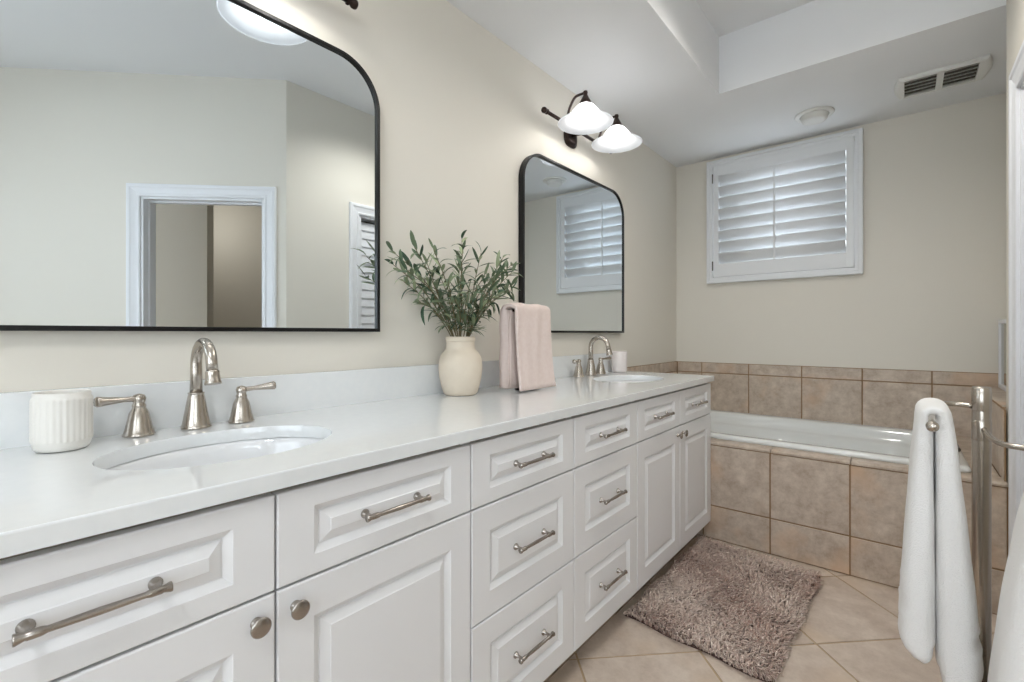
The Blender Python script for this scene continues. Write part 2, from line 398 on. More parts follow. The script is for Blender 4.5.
# ------------------------------------------------------------------ window and shutter
win = MB()
for a, b in (((WX0, B+0.09, WZ0), (WX1, B+0.12, WZ0+0.04)), ((WX0, B+0.09, WZ1-0.04), (WX1, B+0.12, WZ1)), ((WX0, B+0.09, WZ0), (WX0+0.04, B+0.12, WZ1)), ((WX1-0.04, B+0.09, WZ0), (WX1, B+0.12, WZ1))):
    win.box(a, b)
w1 = win.build('window_1', M_trimw, kind='structure')
m = MB(); m.box((WX0+0.03, B+0.10, WZ0+0.03), (WX1-0.03, B+0.106, WZ1-0.03)); m.build('pane', M_glass, w1)

sh = empty('window_shutter', (0.683, B, 1.53), 'white louvered shutter set in the window high above the bathtub', 'shutter')
m = MB(); FX0, FX1, FZ0, FZ1 = 0.204, 1.178, 1.532, 2.472
def lframe(m, x0, x1, z0, z1, w, y0, y1, bev):
    m.box((x0, y0, z0), (x0+w, y1, z1), bev); m.box((x1-w, y0, z0), (x1, y1, z1), bev)
    m.box((x0+w-0.002, y0, z0), (x1-w+0.002, y1, z0+w), bev); m.box((x0+w-0.002, y0, z1-w), (x1-w+0.002, y1, z1), bev)
lframe(m, FX0, FX1, FZ0, FZ1, 0.024, B-0.042, B-0.001, 0.004)
lframe(m, FX0+0.022, FX1-0.022, FZ0+0.022, FZ1-0.022, 0.022, B-0.034, B-0.001, 0.003)
m.build('outer_frame', M_shut, sh)
m = MB(); px0, px1, pz0, pz1 = 0.2525, 1.1305, 1.58, 2.43
LX0, LX1, LZ0, LZ1 = 0.290, 1.088, 1.678, 2.352
ya, yb = B-0.031, B-0.004
m.box((px0, ya, pz0), (LX0, yb, pz1), 0.003); m.box((LX1, ya, pz0), (px1, yb, pz1), 0.003)
m.box((LX0-0.002, ya, pz0), (LX1+0.002, yb, LZ0), 0.003); m.box((LX0-0.002, ya, LZ1), (LX1+0.002, yb, pz1), 0.003)
m.build('panel_frame', M_shut, sh)
NL = 8; pit = (LZ1-LZ0)/NL
ta = math.radians(-55)
for k in range(NL):
    m = MB(); zc = LZ0+pit*(k+0.5); hw = 0.049; ring = []
    for i in range(16):
        a = 2*PI*i/16; p, q = hw*math.cos(a), 0.0055*math.sin(a)
        # slat tilted: outer edge up
        dy = p*math.cos(ta)-q*math.sin(ta); dz = p*math.sin(ta)+q*math.cos(ta)
        ring.append((B-0.012+dy*0.95, zc+dz))
    m.loft([[(x, y, z) for y, z in ring] for x in (LX0+0.001, LX1-0.002)], True, True, True)
    m.build('louver', M_shut, sh)
m = MB(); m.box((0.666, B-0.053, LZ0-0.005), (0.678, B-0.043, LZ1-0.03), 0.002)
m.build('tilt_rod', M_shut, sh)
for zz in (1.665, 2.335):
    m = MB(); m.box((0.2445, B-0.041, zz-0.035), (0.2515, B-0.030, zz+0.035), 0.001); m.build('hinge', M_dark, sh)

# ------------------------------------------------------------------ closet door with louvers (door_1) and hallway doorway casing (door_2)
def casing_prof():      # (offset from opening, projection)
    return [(0.0, 0.0), (0.0, 0.011), (0.006, 0.014), (0.014, 0.014), (0.018, 0.010), (0.030, 0.012), (0.050, 0.017), (0.058, 0.022), (0.074, 0.022), (0.078, 0.018), (0.078, 0.0)]
m = MB(); rings = []
for o, h in casing_prof():
    rings.append([(XR-h, DY0-o, 0.0), (XR-h, DY0-o, DZ+o), (XR-h, DY1+o, DZ+o), (XR-h, DY1+o, 0.0)])
m.loft(rings, False, False, False, smooth=False)
m.box((XR-0.001, DY0-0.001, 0), (XR+0.119, DY0+0.014, DZ)); m.box((XR-0.001, DY1-0.014, 0), (XR+0.119, DY1+0.001, DZ)); m.box((XR-0.001, DY0, DZ-0.014), (XR+0.119, DY1, DZ+0.001))
for yy in (DY1-0.026, DY0+0.014): m.box((XR+0.005, yy, 0), (XR+0.018, yy+0.012, DZ-0.014), 0.002)
d1 = m.build('door_1', M_trimw, kind='structure')
m = MB(); xd0, xd1 = XR+0.040, XR+0.070; a, b = DY0+0.018, DY1-0.018
for y0, y1, z0, z1 in ((a, a+0.035, 0.01, 1.995), (b-0.035, b, 0.01, 1.995), (a+0.035, b-0.035, 0.01, 0.2), (a+0.035, b-0.035, 1.0, 1.09), (a+0.035, b-0.035, 1.935, 1.995)):
    m.box((xd0, y0, z0), (xd1, y1, z1), 0.002)
for z0, z1 in ((0.2, 1.0), (1.09, 1.935)):
    n = int((z1-z0)/0.064)
    for k in range(n):
        zc = z0+(z1-z0)*(k+0.5)/n
        m.loft([[(xd0+0.001, y, zc-0.026), (xd0+0.006, y, zc-0.032), (xd1-0.012, y, zc+0.030), (xd1-0.018, y, zc+0.034)] for y in (a+0.032, b-0.032)], True, True, True, smooth=False)
m.build('louver_door', M_trimw, d1)
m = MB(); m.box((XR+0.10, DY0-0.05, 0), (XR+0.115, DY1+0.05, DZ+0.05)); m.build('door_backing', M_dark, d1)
m = MB(); rings = []
for o, h in casing_prof():
    rings.append([dg(S0-o, -h, 0), dg(S0-o, -h, SD+o), dg(S1+o, -h, SD+o), dg(S1+o, -h, 0)])
m.loft(rings, False, smooth=False)
dbox(m, S0-0.001, S0+0.015, -0.001, 0.121, 0, SD); dbox(m, S1-0.015, S1+0.001, -0.001, 0.121, 0, SD); dbox(m, S0, S1, -0.001, 0.121, SD-0.015, SD+0.001)
dbox(m, S0+0.015, S0+0.027, 0.045, 0.08, 0, SD-0.015); dbox(m, S1-0.027, S1-0.015, 0.045, 0.08, 0, SD-0.015); dbox(m, S0, S1, 0.045, 0.08, SD-0.027, SD-0.015)
m.build('door_2', M_trimw, kind='structure')
# added window in the side wall, unseen, made to hold the fill lamp
m = MB()
for a, b in (((PX+0.02, -1.45, 0.9), (PX+0.08, -1.39, 2.2)), ((PX+0.02, -0.11, 0.9), (PX+0.08, -0.05, 2.2)), ((PX+0.02, -1.45, 0.9), (PX+0.08, -0.05, 0.96)), ((PX+0.02, -1.45, 2.14), (PX+0.08, -0.05, 2.2)), ((PX+0.02, -0.78, 0.9), (PX+0.08, -0.72, 2.2))):
    m.box(a, b)
w2 = m.build('added_side_window', M_trimw, kind='structure')
m = MB(); m.box((PX+0.045, -1.41, 0.94), (PX+0.05, -0.09, 2.16)); m.build('pane', M_glass, w2)
m = MB()  # added window, unseen: frame built around the rear fill lamp
for a, b in (((0.36, -1.74, 0.66), (0.42, -1.66, 2.34)), ((2.18, -1.74, 0.66), (2.24, -1.66, 2.34)), ((0.42, -1.74, 0.66), (2.18, -1.66, 0.72)), ((0.42, -1.74, 2.28), (2.18, -1.66, 2.34)), ((1.27, -1.74, 0.72), (1.33, -1.68, 2.28))): m.box(a, b)
w3 = m.build('added_rear_window', M_trimw, kind='structure')
m = MB(); m.box((0.40, -1.715, 0.70), (2.20, -1.71, 2.30)); m.build('pane', M_glass, w3)
# skirting on the right and angled walls
m = MB(); m.box((XR-0.014, YC+0.0, 0), (XR, DY0-0.079, 0.1), 0.004); m.box((XR-0.014, DY1+0.079, 0), (XR, TF-0.003, 0.1), 0.004); m.build('baseboard_right', M_trimw, kind='structure')

# ================================================================== VANITY
XC = 0.5527            # face of the doors
def front(m, y0, y1, z0, z1, fy, fz, x=XC, th=0.02):
    """raised-panel front: frame, groove, sloping field"""
    def ring(iy, iz, dx): return [(x+dx, y0+iy, z0+iz), (x+dx, y1-iy, z0+iz), (x+dx, y1-iy, z1-iz), (x+dx, y0+iy, z1-iz)]
    P = [ring(0, 0, -th), ring(0, 0, -0.003), ring(0.001, 0.001, -0.001), ring(0.003, 0.003, 0)]
    for d, dx in ((0, 0), (0.0015, -0.002), (0.0125, -0.0105), (0.0145, -0.0105), (0.0155, -0.0088), (0.0325, -0.0022), (0.0340, -0.0006)):
        P.append(ring(fy+d, fz+d, dx))
    m.loft(P, True, True, True, smooth=False)
def pull(m, yc, zc, L=0.157, x=XC):
    r = 0.0042; xb = x+0.027; h = L/2
    m.lathe((xb, yc-h, zc), [(0.0070, 0), (0.0074, 0.0015), (0.0048, 0.010), (0.0058, 0.012), (0.0058, 0.024), (0.0055, 0.026), (r, 0.03), (0.0052, h), (r, L-0.03), (0.0055, L-0.026), (0.0058, L-0.024), (0.0058, L-0.012), (0.0048, L-0.010), (0.0074, L-0.0015), (0.0070, L)], 16, (0, 1, 0))
    for s in (-1, 1):
        m.lathe((x-0.001, yc+s*(h-0.013), zc), [(0.0092, 0), (0.0092, 0.003), (0.0058, 0.007), (0.0040, 0.013), (0.0040, 0.022), (0.0050, 0.028)], 16, (1, 0, 0))
def knob(m, yc, zc, x=XC):
    m.lathe((x-0.001, yc, zc), [(0.0095, 0), (0.0095, 0.003), (0.0062, 0.006), (0.0055, 0.012), (0.0080, 0.0155), (0.0150, 0.0180), (0.0165, 0.0200), (0.0162, 0.0225), (0.0140, 0.0240), (0.008, 0.0252), (0.0005, 0.0255)], 24, (1, 0, 0))
ZS = [(0.7055, 0.8695), (0.4095, 0.7010), (0.102, 0.4055)]
GAP = 0.0018
def cab_body(root, y0, y1):
    m = MB(); t = 0.016
    m.box((W+0.005, y0, 0.1), (XC-0.022, y0+t, 0.878)); m.box((W+0.005, y1-t, 0.1), (XC-0.022, y1, 0.878))
    m.box((W+0.005, y0, 0.1), (XC-0.022, y1, 0.116)); m.box((W+0.005, y0, 0.1), (W+0.02, y1, 0.878))
    m.build('carcass', M_white, root)
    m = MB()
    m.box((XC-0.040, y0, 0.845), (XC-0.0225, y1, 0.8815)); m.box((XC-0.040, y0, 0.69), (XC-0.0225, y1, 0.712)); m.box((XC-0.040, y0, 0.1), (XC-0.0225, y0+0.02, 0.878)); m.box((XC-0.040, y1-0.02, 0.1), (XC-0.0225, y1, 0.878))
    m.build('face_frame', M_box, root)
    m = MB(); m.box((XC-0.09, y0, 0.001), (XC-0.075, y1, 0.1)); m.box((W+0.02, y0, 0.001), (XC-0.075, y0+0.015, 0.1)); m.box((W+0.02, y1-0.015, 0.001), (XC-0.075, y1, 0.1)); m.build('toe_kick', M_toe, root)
def drawer(root, y0, y1, z0, z1, fz, name='drawer'):
    m = MB(); front(m, y0+GAP, y1-GAP, z0, z1, 0.066, fz); f = m.build(name, M_white, root)
    m = MB(); pull(m, (y0+y1)/2+0.0015, (z0+z1)/2-0.001); m.build('pull', M_pull, f)
def door(root, y0, y1, ky):
    m = MB(); front(m, y0+GAP, y1-GAP, ZS[2][0], ZS[1][1], 0.066, 0.070); f = m.build('door', M_white, root)
    m = MB(); knob(m, ky, 0.664); m.build('knob', M_pull, f)
def sink_cab(y0, y1, label):
    root = empty('sink_cabinet', (0.25, (y0+y1)/2, 0), label, 'cabinet'); ym = (y0+y1)/2
    cab_body(root, y0, y1)
    for a, b, k in ((y0, ym, ym-0.033), (ym, y1, ym+0.033)):
        drawer(root, a, b, ZS[0][0], ZS[0][1], 0.037); door(root, a, b, k)
def drawer_cab(y0, y1, label):
    root = empty('drawer_cabinet', (0.25, (y0+y1)/2, 0), label, 'cabinet'); cab_body(root, y0, y1)
    for k, (a, b) in enumerate(ZS): drawer(root, y0, y1, a, b, 0.038 if k == 0 else 0.066)
sink_cab(-0.112, 0.8385, 'white raised-panel sink cabinet nearest the camera, under the sink beside the ribbed jar')
drawer_cab(0.8395, 1.3160, 'white three-drawer cabinet directly right of the nearest sink cabinet')
drawer_cab(1.3170, 1.7905, 'white three-drawer cabinet directly left of the far sink cabinet by the bath mat')
sink_cab(1.7915, 2.731, 'white raised-panel sink cabinet at the far end of the vanity, against the tiled bath')

# worktop with two oval cut-outs
SINKS = [(0.272, 0.386, 0.163, 0.218), (0.272, 2.285, 0.165, 0.225)]
TX0, TX1, TY0, TY1, TZ0 = W+0.001, 0.5662, -0.14, TF+0.012, 0.8825
top = empty('vanity_worktop', (0.25, 1.3, TZ0), 'long white quartz vanity worktop with two undermount sink cut-outs', 'worktop')
m = MB()
def ell(s, n=64, k=1.0, z=Z, rx=None, ry=None):
    cx, cy, a, b = s; return [(cx+a*k*math.cos(2*PI*i/n), cy+b*k*math.sin(2*PI*i/n), z) for i in range(n)]
ye = [TY0]+[v for s in SINKS for v in (s[1]-0.27, s[1]+0.27)]+[TY1]
E_ = 0.003
xi0, xi1 = TX0, TX1-E_
for k in range(0, len(ye)-1):
    a, b = ye[k], ye[k+1]
    if k % 2 == 0:
        for z in (Z, TZ0): quad(m, (xi0, a, z), (xi1 if z == Z else TX1, a, z), (xi1 if z == Z else TX1, b, z), (xi0, b, z))
    else:
        s = SINKS[(k-1)//2]; n = 64
        for z in (Z, TZ0):
            e = ell(s, n, 1.0 if z == TZ0 else 1.006, z); xx1 = xi1 if z == Z else TX1; o = []
            for i in range(n):
                dx, dy = math.cos(2*PI*i/n), math.sin(2*PI*i/n)
                tx = ((xx1 if dx > 0 else xi0)-s[0])/dx if abs(dx) > 1e-9 else 1e9
                ty = ((b if dy > 0 else a)-s[1])/dy if abs(dy) > 1e-9 else 1e9
                t = min(tx, ty); o.append((s[0]+dx*t, s[1]+dy*t, z))
            m.loft([e, o], True, smooth=False)
            for X, Y in ((xi0, a), (xx1, a), (xx1, b), (xi0, b)):           # fill the four corners
                ang = math.atan2(Y-s[1], X-s[0]) % (2*PI); i = int(ang/(2*PI)*n)
                m.add([o[i], (X, Y, z), o[(i+1) % n]], [[0, 1, 2]])
        m.loft([ell(s, n, 1.006, Z), ell(s, n, 1.0, Z-0.003), ell(s, n, 1.0, TZ0)], True)
for a, b in ((TY0, TY1),):
    quad(m, (xi1, a, Z), (TX1-0.0008, a, Z-0.0008), (TX1-0.0008, b, Z-0.0008), (xi1, b, Z))
    quad(m, (TX1-0.0008, a, Z-0.0008), (TX1, a, Z-E_), (TX1, b, Z-E_), (TX1-0.0008, b, Z-0.0008))
    quad(m, (TX1, a, Z-E_), (TX1, a, TZ0), (TX1, b, TZ0), (TX1, b, Z-E_))
for y in (TY0, TY1):
    m.add([(TX0, y, Z), (xi1, y, Z), (TX1-0.0008, y, Z-0.0008), (TX1, y, Z-E_), (TX1, y, TZ0), (TX0, y, TZ0)], [[0, 1, 2, 3, 4, 5]])
m.build('slab', M_quartz, top)
m = MB(); m.box((W+0.001, TY0, Z-0.0005), (W+0.02, 2.80, 1.026), 0.0015); m.build('backsplash', M_quartz, top)
for s, lab in zip(SINKS, ('white oval undermount sink nearest the camera, right of the ribbed jar', 'white oval undermount sink at the far end of the worktop by the tumbler')):
    root = empty('sink', (s[0], s[1], TZ0-0.16), lab, 'sink')
    m = MB(); rings = [ell(s, 64, 1.10, TZ0-0.012), ell(s, 64, 1.10, TZ0-0.0008), ell(s, 64, 1.02, TZ0-0.0008), ell(s, 64, 0.99, TZ0-0.006)]
    for kx, z in ((0.975, -0.02), (0.945, -0.05), (0.89, -0.085), (0.79, -0.118), (0.62, -0.142), (0.4, -0.155), (0.12, -0.160)):
        rings.append(ell(s, 64, kx, TZ0+z))
    m.loft(rings, True, False, True); m.build('bowl', M_porc, root)
    m = MB(); m.lathe((s[0], s[1], TZ0-0.1595), [(0.030, 0), (0.030, 0.002), (0.024, 0.003), (0.022, 0.001), (0.0005, 0.001)], 24); m.build('drain', M_nickel, root)

# faucets ------------------------------------------------------------
def bell(m, c, r0, r1, h, n=28):
    m.lathe(c, [(r0*1.04, 0), (r0*1.08, 0.003), (r0*1.02, 0.006), (r0*0.97, 0.010), (r0*0.90, h*0.25), (r0*0.78, h*0.5), (r0*0.66, h*0.75), (r1*1.06, h*0.93), (r1*1.0, h*0.96), (r1*1.12, h*0.975), (r1*1.05, h)], n)
def faucet(ys, yh0, yh1, label, lev):
    x = 0.024; root = empty('faucet', (x, ys, Z+0.0005), label, 'faucet'); zb = Z+0.0006
    m = MB(); bell(m, (x, ys, zb), 0.031, 0.0165, 0.088)
    pts = [(x, ys, zb+0.085), (x, ys, zb+0.14), (x, ys, zb+0.160)]
    ra = 0.054
    for k in range(1, 15):
        a = PI-PI*1.0*k/14*0.93; pts.append((x+ra+ra*math.cos(a), ys, zb+0.160+ra*0.97*math.sin(a)))
    pts.append((x+2*ra+0.004, ys, zb+0.146))
    m.tube(pts, [0.0140, 0.0130, 0.0126]+[0.0124]*15, 20)
    e = Vector(pts[-1]); d = (e-Vector(pts[-2])).normalized()
    m.lathe(e-d*0.002, [(0.0135, 0), (0.0152, 0.003), (0.0146, 0.006), (0.0158, 0.022), (0.0180, 0.029), (0.0178, 0.032), (0.014, 0.032)], 22, d)
    m.build('spout', M_nickel, root)
    for yh, sg, la in ((yh0, -1, lev[0]), (yh1, 1, lev[1])):
        m = MB(); bell(m, (x, yh, zb), 0.029, 0.0125, 0.068)
        m.lathe((x, yh, zb+0.066), [(0.0125, 0), (0.0135, 0.004), (0.0110, 0.008), (0.0125, 0.014), (0.0135, 0.020), (0.0105, 0.027), (0.002, 0.030)], 22)
        h = m.build('handle', M_nickel, root)
        m = MB(); p0 = Vector((x, yh, zb+0.085)); dv = Vector((la[0], la[1], la[2])).normalized()
        m.tube([p0-dv*0.006, p0+dv*0.012, p0+dv*0.03, p0+dv*0.058, p0+dv*0.073, p0+dv*0.079, p0+dv*0.083], [0.0085, 0.0065, 0.0058, 0.0088, 0.0108, 0.0115, 0.0085], 16)
        m.build('lever', M_nickel, h)
faucet(0.3985, 0.284, 0.503, 'brushed nickel widespread faucet with two lever handles, nearest the camera', ((0.25, -1, 0.02), (0.25, 1, 0.09)))
faucet(2.325, 2.197, 2.437, 'brushed nickel faucet with two lever handles at the far sink, right of the pink towel', ((0.25, -1, 0.02), (0.25, 1, 0.05)))

# ribbed jar ---------------------------------------------------------
def ribbed(c, prof, n, ribs, amp, z0, z1):
    rings = []
    for r, h in prof:
        ring = []
        for i in range(n):
            a = 2*PI*i/n; f = 0.0
            if z0 < h < z1: f = amp*(0.5+0.5*math.cos(a*ribs))*(1 if True else 0)
            ring.append((c[0]+(r+f)*math.cos(a), c[1]+(r+f)*math.sin(a), c[2]+h))
        rings.append(ring)
    return rings
jr = MB()
prof = [(0.033, 0.0), (0.038, 0.001), (0.042, 0.005), (0.0445, 0.012), (0.0455, 0.017)]
nz = 24
for k in range(nz+1): prof.append((0.0455+(0.0010 if k % 2 else 0), 0.019+k*(0.085/nz)))
prof += [(0.0452, 0.107), (0.0440, 0.1095), (0.0446, 0.113), (0.0436, 0.1165), (0.0415, 0.1172), (0.0398, 0.1155), (0.0395, 0.105), (0.0392, 0.02), (0.03, 0.010)]
jr.loft(ribbed((0.066, 0.150, Z+0.0006), prof, 120, 30, 0.0013, 0.018, 0.106), True, True, True)
tag(jr.build('jar', M_cup, org=(0, 0, 0)), 'round white ribbed ceramic jar left of the nearest faucet', 'jar')
tb = MB()
tb.lathe((0.045, 2.63, Z+0.0006), [(0.034, 0), (0.040, 0.002), (0.043, 0.008), (0.0450, 0.015), (0.0455, 0.05), (0.0455, 0.122), (0.0445, 0.126), (0.0425, 0.126), (0.0415, 0.122), (0.041, 0.015), (0.02, 0.010)], 40)
tag(tb.build('tumbler', M_cup2), 'plain pale ceramic tumbler right of the far faucet', 'tumbler')

# vase and olive branches -----------------------------------------------
VC = Vector((0.066, 1.27, Z+0.0006))
vs = empty('vase', VC, 'cream stoneware vase with rounded belly and straight neck, holding olive branches', 'vase')
m = MB()
m.lathe(VC, [(0.055, 0), (0.060, 0.002), (0.066, 0.010), (0.074, 0.035), (0.0815, 0.070), (0.0845, 0.100), (0.0835, 0.125), (0.078, 0.147), (0.069, 0.162), (0.0600, 0.171), (0.0555, 0.178), (0.0545, 0.190), (0.0545, 0.203)], 48, cap1=False)
m.lathe(VC, [(0.0545, 0.203), (0.0545, 0.2035), (0.040, 0.17), (0.07, 0.10), (0.06, 0.02), (0.01, 0.012)], 48, cap0=False)
m.build('body', M_vase, vs)
m = MB(); m.lathe(VC, [(0.0545, 0.2035), (0.0565, 0.205), (0.0575, 0.210), (0.0570, 0.219), (0.0555, 0.2225), (0.0520, 0.2235), (0.0490, 0.2215), (0.047, 0.205)], 48, cap0=False, cap1=False); m.build('rim', M_vase, vs)

ol = empty('olive_branches', VC+Vector((0, 0, 0.02)), 'leafy green olive branches standing in the cream vase', 'branches')
def leaf(m, p, d, up, L, wd, bend):
    d = Vector(d).normalized(); sd = d.cross(up)
    sd = sd.normalized() if sd.length > 1e-4 else d.orthogonal().normalized(); nn = sd.cross(d)
    V = []; 
    for k in range(7):
        t = k/6; wv = wd*math.sin(PI*min(1, t*0.90+0.07))**0.6; 
        if k == 6: wv = wd*0.10
        if k == 0: wv = wd*0.12
        c = Vector(p)+d*(L*t*(1-0.18*abs(bend)*t))+nn*(bend*L*0.42*t*t)
        V += [c-sd*wv+nn*wv*0.35, c, c+sd*wv+nn*wv*0.35]
    V = [Vector((max(v.x, W+0.004), v.y, v.z)) for v in V]
    F = []
    for k in range(6): F += [[3*k, 3*k+1, 3*k+4, 3*k+3], [3*k+1, 3*k+2, 3*k+5, 3*k+4]]
    m.add(V, F, True)
rl = random.Random(21)
tips = [(0.10, 1.245, 1.505), (0.055, 0.965, 1.425), (0.03, 0.985, 1.385), (0.10, 0.99, 1.36), (0.09, 1.03, 1.445), (0.13, 1.08, 1.44), (0.06, 1.11, 1.40), (0.03, 1.03, 1.33), (0.15, 1.20, 1.45), (0.08, 1.37, 1.47), (0.11, 1.47, 1.46),
        (0.05, 1.60, 1.455), (0.10, 1.54, 1.41), (0.17, 1.40, 1.40), (0.20, 1.26, 1.36), (0.16, 1.12, 1.33), (0.13, 1.50, 1.33), (0.03, 1.30, 1.43), (0.06, 1.42, 1.36), (0.18, 1.36, 1.30), (0.14, 1.17, 1.27), (0.02, 1.20, 1.38), (0.09, 1.56, 1.36), (0.20, 1.18, 1.30), (0.05, 1.08, 1.26)]
for ti, tip in enumerate(tips):
    tip = Vector(tip); dirh = Vector((tip.x-VC.x, tip.y-VC.y, 0)); 
    a = dirh.normalized() if dirh.length > 0.01 else Vector((0.3, 0.5, 0)).normalized()
    k = min(0.034, 0.012+dirh.length*0.12); pb = VC+Vector((-a.x*0.02, -a.y*0.03, 0.03)); pm = VC+a*k+Vector((rl.uniform(-0.008, 0.008), rl.uniform(-0.01, 0.01), 0.222))
    mid = pm.lerp(tip, 0.5)+Vector((rl.uniform(-0.012, 0.012), rl.uniform(-0.012, 0.012), 0.012+0.10*dirh.length))
    path = curve([pb, pm, mid, tip], 9); N = len(path)
    m = MB(); m.tube(path, [0.0024*(1-0.75*i/N)+0.0005 for i in range(N)], 7)
    br = m.build('branch', M_stem, ol)
    m = MB(); ln = 0
    Lb = (tip-pm).length; cnt = int(Lb/0.0175)
    for j in range(cnt):
        t = 0.06+0.94*j/(cnt-1)
        i = 9+t*(N-10); i0 = min(int(i), N-2); p = path[i0].lerp(path[i0+1], i-i0); tg = (path[i0+1]-path[i0]).normalized()
        if p.z < VC.z+0.228: continue
        az = (j % 2)*PI+j*0.9+rl.uniform(-0.5, 0.5); u = tg.orthogonal().normalized(); w = tg.cross(u)
        out = u*math.cos(az)+w*math.sin(az)
        sp = 0.25 if j == cnt-1 else rl.uniform(0.65, 1.25)
        d = tg*1.0+out*sp*1.1+Vector((0, 0, 0.10))
        m.t = min(1, max(0, rl.gauss(0.28, 0.27)))
        Lf = rl.uniform(0.050, 0.084)*(0.8 if t > 0.85 else 1.0)
        if p.x < 0.03: d.x = abs(d.x)*0.5
        leaf(m, p, d, tg.lerp(Vector((0, 0, 1)), 0.4), Lf, rl.uniform(0.0056, 0.0080), rl.uniform(-1.9, 0.5))
    m.build('leaves', M_leaf, br)

# pink towel over a small counter stand -------------------------------
HX = 0.172
st = empty('towel_holder', (HX, 1.56, Z+0.0006), 'small dark metal towel holder on the worktop, almost hidden under the pink towel', 'towel holder')
m = MB(); m.lathe((HX-0.02, 1.56, Z+0.0006), [(0.040, 0), (0.041, 0.003), (0.036, 0.006), (0.012, 0.008), (0.006, 0.010)], 28); m.build('base', M_bronze, st)
m = MB(); m.tube([(HX-0.001, 1.56, Z+0.007), (HX, 1.56, 1.238)], 0.004, 12); m.build('upright', M_bronze, st)
m = MB(); m.tube([(HX, 1.458, 1.240), (HX, 1.65, 1.240)], 0.005, 12); m.build('bar', M_bronze, st)
def sheet(m, prof, th, y0f, y1f, nu, wob):
    """thick cloth: prof = (x, z) path over the bar, th(t) half thickness, y0f/y1f(t) edges, wob(t, u) waviness"""
    n = len(prof); rings = []
    for k in range(n):
        p = Vector((prof[k][0], 0, prof[k][1])); a = prof[max(k-1, 0)]; b = prof[min(k+1, n-1)]
        tg = Vector((b[0]-a[0], 0, b[1]-a[1])).normalized(); nn = Vector((-tg.z, 0, tg.x)); t = k/(n-1)
        y0, y1 = y0f(t), y1f(t); T = th(t); rim = min(0.45*(y1-y0), T)
        ring = []
        us = [0.5-0.5*math.cos(PI*i/nu) for i in range(nu+1)]
        for side in (1, -1):
            for u in (us if side == 1 else us[::-1]):
                y = y0+(y1-y0)*u; e = min(u, 1-u)*(y1-y0)
                hh = T*math.sqrt(max(0.02, 1-(1-min(1, e/rim))**2))
                ring.append(p+nn*(side*hh+wob(t, u))+Vector((0, y, 0)))
        rings.append(ring)
    m.loft(rings, True, True, True)
zb = Z+0.006
prof = [(0.130+0.002*math.sin(k*0.9), zb+0.008+(1.243-zb-0.008)*k/15) for k in range(16)]
for k in range(1, 9):
    a = PI-PI*k/9; prof.append((0.164+0.031*math.cos(a), 1.244+0.020*math.sin(a)))
for k in range(18): t = k/17; prof.append((0.195+0.008*t+0.012*t**4, 1.244-(1.244-zb)*t))
def tth(t):
    if t < 0.30: return 0.033
    if t < 0.60: return 0.033+(0.0085-0.033)*min(1, (t-0.30)/0.12)
    return 0.0085
m = MB()
sheet(m, prof, tth, lambda t: 1.441+0.004*math.sin(9*t)+(0.008 if t > 0.55 else 0), lambda t: 1.684+(0.008*(t-0.6)**2/0.16 if t > .6 else 0), 36,
      lambda t, u: ((0.0022*math.sin(u*10+1+3*t)+0.0015*math.sin(u*21+4*t))+(0.006*math.sin(u*PI*1.5+2)*max(0, t-0.75)*4)) if (t > 0.55) else 0.002*math.sin(u*14+8*t))
pt = m.build('towel', M_pink); tag(pt, 'folded pale pink hand towel hanging on the worktop holder right of the vase', 'towel')
m = MB()
for k in range(2):
    xx = 0.1595+0.008*k
    prof2 = [(xx+0.001*math.sin(j), zb+0.016+(1.225-zb)*j/14) for j in range(15)]
    sheet(m, prof2, lambda t: 0.0030, lambda t: 1.440+0.006*k+0.003*math.sin(7*t), lambda t: 1.53, 12, lambda t, u: 0.001*math.sin(u*9+6*t))
m.build('inner_fold', M_pink, pt)

# ================================================================== MIRRORS
def mirror(y0, y1, z0, z1, label, tilt=0.0):
    root = empty('mirror', (W, (y0+y1)/2, z0), label, 'mirror'); r = 0.152; x0, x1 = W+0.001, W+0.031; fw = 0.0115
    def loop(o, x):
        rr = r-o; P = [(x, y1-o, z0+o)]
        for cyy, a0 in ((y1-r, 0), (y0+r, PI/2)):
            for k in range(17):
                a = a0+PI/2*k/16; P.append((x, cyy+rr*math.cos(a), z1-r+rr*math.sin(a)))
        P.append((x, y0+o, z0+o)); return P
    m = MB()
    m.loft([loop(0.0, x0), loop(0.0, x1-0.001), loop(0.001, x1), loop(fw-0.001, x1), loop(fw, x1-0.001), loop(fw, x0)], True, smooth=False)
    m.build('frame', M_black, root)
    m = MB(); P = [(x+tilt*(y-(y0+y1)/2), y, z) for x, y, z in loop(fw-0.001, W+0.022)]; m.add(P, [list(range(len(P)))]); Q = loop(fw-0.001, W+0.002); m.add(Q, [list(range(len(Q)))]); m.loft([P, Q], True, smooth=False)
    m.build('glass', M_mirror, root)
mirror(-0.115, 0.963, 1.1535, 2.066, 'large black-framed mirror above the nearest sink, reflecting a white doorway')
mirror(1.762, 2.815, 1.1515, 2.045, 'black-framed mirror above the far sink, reflecting the shuttered window', 0.005)

